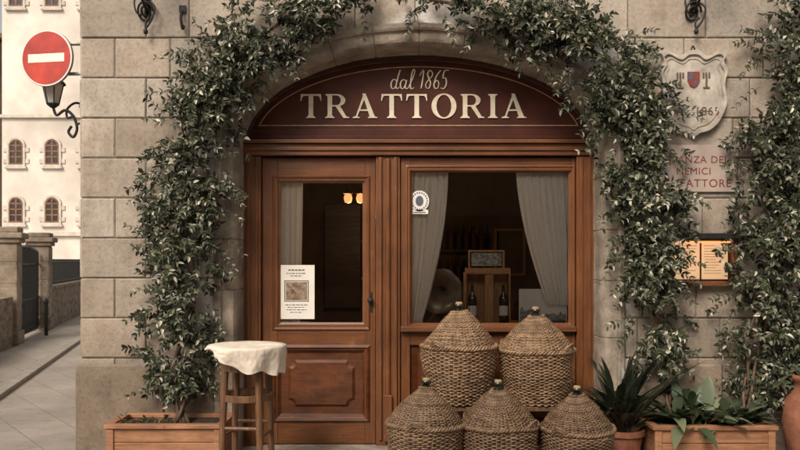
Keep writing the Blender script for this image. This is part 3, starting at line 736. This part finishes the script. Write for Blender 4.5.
vine('climbing_jasmine',[(818,0,30),(802,40,38),(788,80,38),(782,130,38),(777,190,42),(775,250,46),(774,300,46),(777,340,42),(774,380,32),(762,410,20)],1200,37,
  [[(750,430,-.3),(752,395,-.2),(765,340,-.12),(775,250,-.1),(778,150,-.1),(795,60,-.1)],[(740,430,-.32),(748,390,-.2),(752,340,-.12),(760,300,-.1)]])
def blade(mb,p,az,L_,w,rise,droop,rnd,col,n=7):
    d=Vector((math.cos(az),math.sin(az),0)); s=Vector((-d.y,d.x,0)); vs=[];fs=[]
    tw=rnd.uniform(-.5,.5)
    for i in range(n+1):
        t=i/n; c=Vector(p)+d*(L_*t*math.cos(rise)*(1+.2*t))+s*(tw*L_*.25*t*t)+Vector((0,0,L_*(math.sin(rise)*t-droop*t*t)))
        ww=w*(.12+.88*math.sin(math.pi*min(1,(max(0,t-.25))/.75*1.0)**.8)) if t>.25 else w*.07
        if i==n: ww=.001
        vs+= [c+s*ww*.5+Vector((0,0,ww*.18)),c,c-s*ww*.5+Vector((0,0,ww*.18))]
    for i in range(n):
        a=i*3; fs+=[(a,a+1,a+4,a+3),(a+1,a+2,a+5,a+4)]
    mb.col=col; mb.add(vs,fs)
def bushy(name,c,n,L0,L1,w,seed,cols,rise=(.5,1.4),droop=(.1,.5),spread=.05,sx=1):
    rnd=random.Random(seed); g_=group(name); mb=MB()
    for _ in range(n):
        k=rnd.uniform(.6,1.35); cc=rnd.choice(cols); L_=rnd.uniform(L0,L1)
        blade(mb,(c[0]+rnd.uniform(-spread,spread)*sx,c[1]+rnd.uniform(-spread,spread),c[2]),rnd.uniform(0,6.28),L_,w*rnd.uniform(.7,1.2),rnd.uniform(*rise),rnd.uniform(*droop),rnd,tuple(v*k for v in cc))
    mb.obj('leaves',M_leaf,g_,smooth=True); return g_
gp=bushy('aspidistra_plant',(wx(622,-.25),-.25,.22),85,.45,.84,.060,3,[(.022,.028,.017),(.033,.040,.023),(.05,.053,.03)],(.85,1.5),(.15,.6),.06)
a=MB(); a.lathe([(0,0),(.11,0),(.15,.22),(.165,.22),(.165,.26),(.145,.26),(.14,.22),(0,.215)],(wx(622,-.25),-.25,0),28); a.obj('pot',M_terra,gp,smooth=False)
bushy('leafy_plant',(wx(698,-.34),-.34,.31),120,.18,.42,.085,5,[(.065,.092,.048),(.10,.125,.068),(.16,.18,.105)],(.2,1.4),(.1,.6),.13,1.7)
bushy('leafy_plant',(wx(738,-.34),-.34,.31),75,.14,.32,.060,8,[(.055,.072,.04),(.10,.118,.065)],(.2,1.3),(.1,.6),.09,1.2)
bushy('ground_sprouts',(wx(150,-.34),-.34,.315),55,.05,.13,.02,15,[(.07,.08,.04),(.16,.14,.08)],(.1,1.2),(.1,.6),.12,2)
gt=group('terracotta_jar'); a=MB(); jx=wx(812,-.35); a.lathe([(0,0),(.12,0),(.17,.12),(.2,.32),(.18,.48),(.13,.56),(.125,.62),(.155,.64),(.155,.67),(.125,.67),(.11,.62),(0,.60)],(jx,-.35,0),36); a.obj('jar',M_terra,gt,smooth=True)
bushy('leafy_plant',(jx,-.35,.6),60,.15,.35,.04,9,[(.04,.055,.03),(.07,.09,.045)],(.4,1.4),(.1,.6),.06)

# ---------------------------------------------------------------- wall plaques, menu case
cp=group('crest_plaque'); cx=wx(693,-.03)
def crest(sc,y=-.03):
    pts=[(-33,41),(-27,44),(-14,38),(-6,43),(0,44),(6,43),(14,38),(27,44),(33,41),(30,33),(34,24),(31,10),(33,-8),(26,-26),(16,-36),(6,-39),(0,-43),(-6,-39),(-16,-36),(-26,-26),(-33,-8),(-31,10),(-34,24),(-30,33)]
    q=catmull([(x,0,z_) for x,z_ in pts+[pts[0]]],4)[:-1]
    return [(cx+v.x*sc/131,wz(94.5,-.03)+v.z*sc/131) for v in q]
a=MB(); a.prism(crest(1.0),-.035,.0); o=a.obj('slab',M_plaque,cp,bevel=.006)
a=MB(); a.ring(crest(1.0),crest(.90),-.055,-.034); a.ring(crest(.84),crest(.80),-.042,-.034); a.obj('rim',M_plaque,cp,bevel=.004)
text('DAL 1865',cx+.0,-.036,wz(115,-.03),.088,M_brtxt,cp,'date_lettering','CENTER',.003)
zc=wz(80,-.03)
def shield(x,z_,w,h): return [(x-w,z_+h),(x+w,z_+h),(x+w,z_-h*.2),(x+w*.6,z_-h*.75),(x,z_-h),(x-w*.6,z_-h*.75),(x-w,z_-h*.2)]
a=MB(); a.prism(shield(cx,zc,.045,.06),-.046,-.034)
a.obj('emblem_red',M_redtxt,cp)
a=MB()
for k in (-1,1):
    a.box(cx+k*.10-.006,cx+k*.10+.006,-.043,-.034,zc-.06,zc+.04)
    for q in range(3): a.box(cx+k*.10-.028+q*.022,cx+k*.10-.018+q*.022,-.0445,-.034,zc+.015,zc+.055)
    a.box(cx+k*.10-.024,cx+k*.10+.024,-.0425,-.034,zc-.065,zc-.055)
a.obj('emblem_supporters',M_brtxt,cp)
a=MB(); a.box(cx-.038,cx-.004,-.0475,-.04,zc+.0,zc+.052); a.box(cx+.004,cx+.028,-.0475,-.04,zc-.035,zc-.005); a.obj('emblem_slate',M_bluep,cp)
a=MB(); a.tube(catmull([(cx-.02,-.03,wz(52,-.03)),(cx,-.03,wz(46,-.03)),(cx+.02,-.03,wz(52,-.03))]),.006); a.obj('hook',M_iron,cp)
np_=group('name_plaque'); x0,x1=wx(655,-.02),wx(735.5,-.02); a=MB(); a.box(x0,x1,-.028,.006,wz(192,-.02),wz(145,-.02)); a.obj('slab',M_marble,np_,bevel=.004)
text('STANZA DEL',x1-.055,-.029,wz(163,-.02),.075,M_redtxt,np_,'line_a'); text('NEMICI',x1-.19,-.029,wz(174.5,-.02),.075,M_redtxt,np_,'line_b'); text('FATTORE',x1-.035,-.029,wz(187,-.02),.085,M_redtxt,np_,'line_c')
a=MB()
for p in ((x1-.025,wz(148,-.02)),(x1-.025,wz(189,-.02))): a.lathe([(0,-.008),(.008,-.006),(.01,0)],(p[0],-.028,p[1]),12,Matrix.Rotation(math.radians(90),4,'X')@Matrix.Rotation(math.pi,4,'X'))
a.obj('studs',M_iron,np_)
mc=group('menu_case'); ym=-.09; x0,x1,z0,z1=wx(670,ym),wx(738,ym),wz(286,ym),wz(236,ym)
a=MB(); a.frame(x0,x1,z0,z1,.035,ym,.0); a.box(x0+.03,x1-.03,-.02,-.002,z0+.03,z1-.03); a.obj('case',M_woodH,mc,bevel=.004)
a=MB(); a.box(x0-.02,x1+.02,ym-.05,.0,z1+.003,z1+.02); a.box(x0-.02,x1+.02,ym-.05,ym-.035,z1-.02,z1+.0025); a.obj('hood',M_iron,mc,bevel=.003)
a=MB()
for q0,q1 in ((x0+.05,(x0+x1)/2-.008),((x0+x1)/2+.008,x1-.05)): a.box(q0,q1,-.024,-.0205,z0+.05,z1-.05)
a.obj('menu_sheets',M_lit,mc)
a=MB(); rn=random.Random(4)
for q0,q1 in ((x0+.065,(x0+x1)/2-.02),((x0+x1)/2+.02,x1-.065)):
    for k in range(11): zz=z1-.075-k*.021; a.box(q0+rn.uniform(0,.01),q1-rn.uniform(0,.09),-.0255,-.0245,zz,zz+.003)
a.obj('print',M_brtxt,mc)
a=MB(); a.box(x0+.05,x1-.05,ym+.012,ym+.022,z1-.052,z1-.038); a.obj('lamp_strip',M_bulb,mc)
a=MB(); a.add([(x0+.035,ym+.008,z0+.035),(x1-.035,ym+.008,z0+.035),(x1-.035,ym+.008,z1-.035),(x0+.035,ym+.008,z1-.035)],[(0,1,2,3)]); a.obj('pane',M_glass,mc)

# ---------------------------------------------------------------- iron bracket lamps above
def bracket(name,px):
    g_=group(name); a=MB(); x=wx(px,0)
    a.box(x-.022,x+.022,-.012,.004,wz(14),wz(-40))
    a.tube(catmull([(x,-.01,wz(12)),(x,-.10,wz(8)),(x,-.22,wz(-4)),(x,-.36,wz(-26)),(x,-.5,wz(-36))]),.011)
    sc=[]
    for i in range(34):
        t=i/33; th=t*4.2*math.pi; r=.075*(1-t)+.008; sc.append((x-.015+.0*t+r*math.cos(th)*.8,-.03-.02*math.sin(th),wz(16)+.02+r*math.sin(th)))
    a.tube(sc,.008,8)
    a.tube(catmull([(x+.02,-.02,wz(2)),(x+.07,-.06,wz(10)),(x+.05,-.07,wz(22)),(x+.005,-.06,wz(30)),(x+.0,-.05,wz(24)),(x+.03,-.05,wz(20))]),.008)
    a.tube(catmull([(x-.02,-.02,wz(-4)),(x-.08,-.06,wz(2)),(x-.07,-.07,wz(14)),(x-.03,-.06,wz(18))]),.007)
    a.lathe([(0,-.02),(.016,-.01),(.018,.01),(.008,.03),(0,.035)],(x+.002,-.06,wz(37)+.02),12)
    a.obj('scrollwork',M_iron,g_,smooth=True)
    b=MB(); b.lathe([(.0,.0),(.05,.02),(.10,.25),(.13,.26),(.05,.36),(0,.38)],(x,-.5,wz(-36)-.02),8); b.obj('lantern',M_iron,g_)
bracket('wall_lamp_bracket',148); bracket('wall_lamp_bracket',693)
hk=MB(); hx_=wx(183,0); hk.box(hx_-.025,hx_+.025,-.02,.004,wz(13),wz(6)); hk.tube(catmull([(hx_,-.015,wz(12)),(hx_,-.06,wz(20)),(hx_+.01,-.05,wz(30)),(hx_+.01,-.02,wz(27))]),.012); hk.obj('wall_hook',M_iron)

# ---------------------------------------------------------------- no entry sign + corner lantern
ne=group('no_entry_sign',(wx(46.5,.25),.25,wz(58,.25))); ne.rotation_euler=(0,0,math.radians(-10))
r=28.5/125
def disc(mb,r,y0,y1,n=56): mb.prism([(r*math.cos(2*math.pi*i/n),r*math.sin(2*math.pi*i/n)) for i in range(n)],y0,y1)
a=MB(); disc(a,r,.0,.022); a.obj('backing',M_steel,ne,bevel=.003)
a=MB(); disc(a,r*.985,-.002,.001); a.obj('white_rim',M_white,ne)
a=MB(); disc(a,r*.93,-.004,-.0015); a.obj('red_disc',M_red,ne)
a=MB(); a.box(-r*.70,r*.70,-.006,-.0035,-r*.15,r*.15); a.obj('white_bar',M_white,ne)
a=MB(); a.tube([(-.0,.04,-.12),(.62,.12,-.12)],.014); a.tube([(0,.04,.12),(.62,.12,.12)],.014); a.box(-.03,.03,.021,.05,-.16,.16); a.obj('mounting_arms',M_steel,ne)
ln=group('corner_lantern'); yl=.42; lx,lz=wx(53,yl),wz(92,yl)
a=MB(); a.lathe([(.045,-.10),(.05,-.095),(.088,.06),(.088,.065)],(lx,yl,lz),6); a.obj('glass_body',simple('frosted_glass',(.60,.57,.50),None,5,.3,bmp=0),ln)
a=MB(); a.lathe([(0,-.135),(.02,-.13),(.05,-.105),(.05,-.095)],(lx,yl,lz),12); a.lathe([(.10,.062),(.10,.072),(.055,.12),(.045,.15),(.015,.165),(0,.18)],(lx,yl,lz),12)
for k in range(6):
    th=2*math.pi*k/6; a.tube([(lx+.05*math.cos(th),yl+.05*math.sin(th),lz-.10),(lx+.089*math.cos(th),yl+.089*math.sin(th),lz+.065)],.005,5)
wk=wx(79.5,yl)
a.tube(catmull([(lx,yl,lz-.12),(lx+.03,yl,lz-.19),(lx+.10,yl,lz-.15),(wk-.05,yl,lz-.20),(wk-.02,yl,lz-.30),(wk-.05,yl,lz-.37),(wk-.09,yl,lz-.33),(wk-.065,yl,lz-.28)]),.012,8)
a.tube(catmull([(wk+.06,yl,lz-.12),(wk-.03,yl,lz-.09),(wk-.10,yl,lz-.14),(wk-.10,yl,lz-.21),(wk-.05,yl,lz-.20)]),.010,8)
a.tube([(XL,yl,lz-.26),(wk-.02,yl,lz-.26)],.011); a.tube([(XL,yl,lz-.12),(wk,yl,lz-.12)],.011); a.box(XL-.03,XL+.0,yl-.02,yl+.02,lz-.42,lz-.05)
a.obj('ironwork',M_iron,ln,smooth=False)

# ---------------------------------------------------------------- left street
P0=Vector((-6.95,7.8,0)); P1=Vector((-7.72,10.75,0)); dr=(P1-P0).normalized(); nr=Vector((dr.y,-dr.x,0))
def along(mb,s0,s1,o0,o1,z0,z1):
    c=[P0+dr*s0+nr*o0,P0+dr*s0+nr*o1,P0+dr*s1+nr*o1,P0+dr*s1+nr*o0]
    mb.add([(p.x,p.y,z0) for p in c]+[(p.x,p.y,z1) for p in c],[(0,1,2,3),(7,6,5,4),(0,4,5,1),(1,5,6,2),(2,6,7,3),(3,7,4,0)])
LG=(P1-P0).length
for s in (0,LG):
    g_=group('gate_pier'); a=MB()
    along(a,s-.24,s+.24,-.24,.24,0,.25); along(a,s-.2,s+.2,-.2,.2,.25,1.80); along(a,s-.25,s+.25,-.25,.25,1.80,1.88); along(a,s-.30,s+.30,-.30,.30,1.88,1.98); along(a,s-.22,s+.22,-.22,.22,1.98,2.08)
    for k in range(4): along(a,s-.207,s+.207,-.207,.207,.32+k*.38,.64+k*.38)
    a.obj('stonework',M_pier,g_,bevel=.02,recalc=True)
gt_=group('iron_gate'); a=MB(); k=.25
while k<LG-.22:
    top=1.55+.15*math.sin(math.pi*k/LG); q=P0+dr*k; a.tube([(q.x,q.y,.05),(q.x,q.y,top)],.014,6); a.lathe([(.0,.12),(.02,.04),(.014,0)],(q.x,q.y,top),6); k+=.105
for zz in (.12,.7,1.4): along(a,.22,LG-.22,-.012,.012,zz,zz+.045)
along(a,.22,LG-.22,-.006,.006,.15,.7)
a.obj('bars',M_iron,gt_,recalc=True)
bw=group('boundary_wall'); a=MB(); along(a,LG+.27,30,-.15,.15,0,.86); along(a,LG+.27,30,-.19,.19,.86,.93); along(a,-8,-.27,-.15,.15,0,.86); a.obj('masonry',simple('rubble_wall',(.30,.23,.17),(.12,.09,.065),4,.9,bmp=.8,bd=.03,stretch=(1,1,2.5)),bw,recalc=True)
rl=group('iron_railing'); a=MB(); k=LG+.35
while k<22: q=P0+dr*k; a.tube([(q.x,q.y,.9),(q.x,q.y,1.52)],.012,5); k+=.13
along(a,LG+.3,22,-.012,.012,1.45,1.48); along(a,LG+.3,22,-.012,.012,.98,1.01); a.obj('rails',M_iron,rl,recalc=True)
pv=MB(); along(pv,-12,30,.31,1.05,0,.05); pv.obj('pavement',M_pave,recalc=True)
kb=MB(); k=-12
while k<30: along(kb,k+.004,k+.99,1.052,1.20,0,.055); k+=1
kb.obj('kerb',M_kerb,bevel=.008,recalc=True)
bo=MB(); q=P0+dr*(1.1)+nr*.45; bo.lathe([(.035,.05),(.035,.66),(.045,.67),(.045,.71),(.02,.76),(0,.77)],(q.x,q.y,0),14); bo.obj('street_bollard',M_iron,smooth=False)

# distant white building
wb=group('white_building'); yb=49; s_=55/780
bx=lambda p:(p-400)*s_; bz=lambda p:1.5+(260-p)*s_
a=MB(); a.box(bx(2),-6,yb,yb+14,0,27); a.obj('walls',M_plaster,wb)
q=MB(); w_=MB(); dk=MB()
for r_,py in enumerate((-6,152,210)):
    for c_ in range(7):
        cx_=bx(16.5+36*c_); cz_=bz(py); hw=.50; hh=.90
        pts=[(cx_-hw,cz_-hh),(cx_+hw,cz_-hh)]+[(cx_+hw*math.cos(math.pi*i/10),cz_+hh-hw+hw*math.sin(math.pi*i/10)) for i in range(11)]
        dk.prism([(cx_+(x-cx_)*.86,cz_+(z_-cz_)*.92) for x,z_ in pts],yb-.05,yb+.01)
        po=[(cx_+(x-cx_)*1.28,cz_+(z_-cz_)*1.16) for x,z_ in pts]; q.ring(po,pts,yb-.12,yb+.01)
        w_.ring(pts,[(cx_+(x-cx_)*.80,cz_+(z_-cz_)*.88) for x,z_ in pts],yb-.10,yb+.005)
        w_.box(cx_-.06,cx_+.06,yb-.09,yb-.04,cz_-hh,cz_+hh-.05)
        for t in (-.35,.05,.45): w_.box(cx_-hw*.9,cx_+hw*.9,yb-.085,yb-.045,cz_+t-.05,cz_+t+.05)
        q.box(cx_-hw-.25,cx_+hw+.25,yb-.22,yb-.002,cz_-hh-.28,cz_-hh-.14)
        for k in range(4):
            if k%2==0:
                for sd in (-1,1): q.box(cx_+sd*(hw*1.28+.12)-.14,cx_+sd*(hw*1.28+.12)+.14,yb-.08,yb+.003,cz_-.8+k*.4,cz_-.5+k*.4)
q.obj('window_surrounds',M_quoin,wb,recalc=True); w_.obj('window_frames',M_shut,wb,recalc=True); dk.obj('window_panes',M_dark,wb,recalc=True)
a=MB(); a.box(bx(2)-.1,-6,yb-.25,yb,bz(236),bz(232)); a.box(bx(2)-.1,-6,yb-.22,yb,bz(118),bz(115)); a.box(bx(2)-.6,-5.5,yb-.8,yb+14.5,27,27.4); a.obj('string_course',M_quoin,wb)
sb=group('tiled_roof_house'); a=MB(); a.box(-62,bx(-6)*1.25,62,80,0,21.0); a.obj('walls',M_opp,sb); a=MB(); a.add([(-64,61,20.6),(-34.2,61,20.6),(-34.2,72,23),(-64,72,23),(-64,61,21),(-34.2,61,21),(-34.2,72,23.5),(-64,72,23.5)],[(0,3,2,1),(4,5,6,7),(0,1,5,4),(1,2,6,5),(2,3,7,6),(3,0,4,7)]); a.obj('roof',M_roof,sb)

# house across the street (behind the viewer, seen in window reflections)
op=group('opposite_house'); a=MB(); a.box(-9,10,-14,-11,0,6.0); a.obj('walls',M_opp,op)
a=MB(); b=MB()
for r_ in range(2):
    for c_ in range(6):
        x=-7.3+c_*3; z_=.9+r_*2.8; a.box(x-.5,x+.5,-11.0,-10.96,z_,z_+1.6)
        for sd in (-1,1): b.box(x+sd*.8-.28,x+sd*.8+.28,-11.0,-10.93,z_,z_+1.6)
a.obj('windows',M_dark,op); b.obj('shutters',M_shut,op); a=MB(); a.box(-9.4,10.4,-14.2,-10.5,6.0,6.25); a.obj('roof',M_roof,op)

# ---------------------------------------------------------------- light
w=bpy.data.worlds.new("World"); S.world=w; w.use_nodes=True; nt=w.node_tree; bg=nt.nodes['Background']
sky=nt.nodes.new('ShaderNodeTexSky'); sky.sky_type='NISHITA'; sky.sun_disc=False; el=math.radians(42); az=math.radians(206)
sky.sun_elevation=el; sky.sun_rotation=az; sky.air_density=1; sky.dust_density=5; sky.ozone_density=1
hs=nt.nodes.new('ShaderNodeHueSaturation'); hs.inputs['Saturation'].default_value=.22
nt.links.new(sky.outputs[0],hs.inputs['Color'])
wm=mix(nt,hs.outputs[0],(1.0,.95,.88),1,'MULTIPLY'); nt.links.new(wm,bg.inputs[0]); bg.inputs[1].default_value=.15
sl=bpy.data.lights.new('sun','SUN'); sl.energy=2.45; sl.angle=math.radians(22); sl.color=(1,.88,.75)
so=bpy.data.objects.new('sun',sl); S.collection.objects.link(so)
sv=Vector((math.sin(az)*math.cos(el),math.cos(az)*math.cos(el),math.sin(el))); so.rotation_euler=sv.to_track_quat('Z','Y').to_euler()
cam=bpy.data.cameras.new('camera'); co=bpy.data.objects.new('camera',cam); S.collection.objects.link(co)
co.location=(0,-6,1.5); co.rotation_euler=(math.pi/2,0,0); cam.lens=35.1; cam.sensor_width=36; cam.shift_y=35/800; cam.clip_end=600; cam.clip_start=.05
S.camera=co
S.view_settings.view_transform='Standard'; S.view_settings.look='None'; S.view_settings.exposure=0
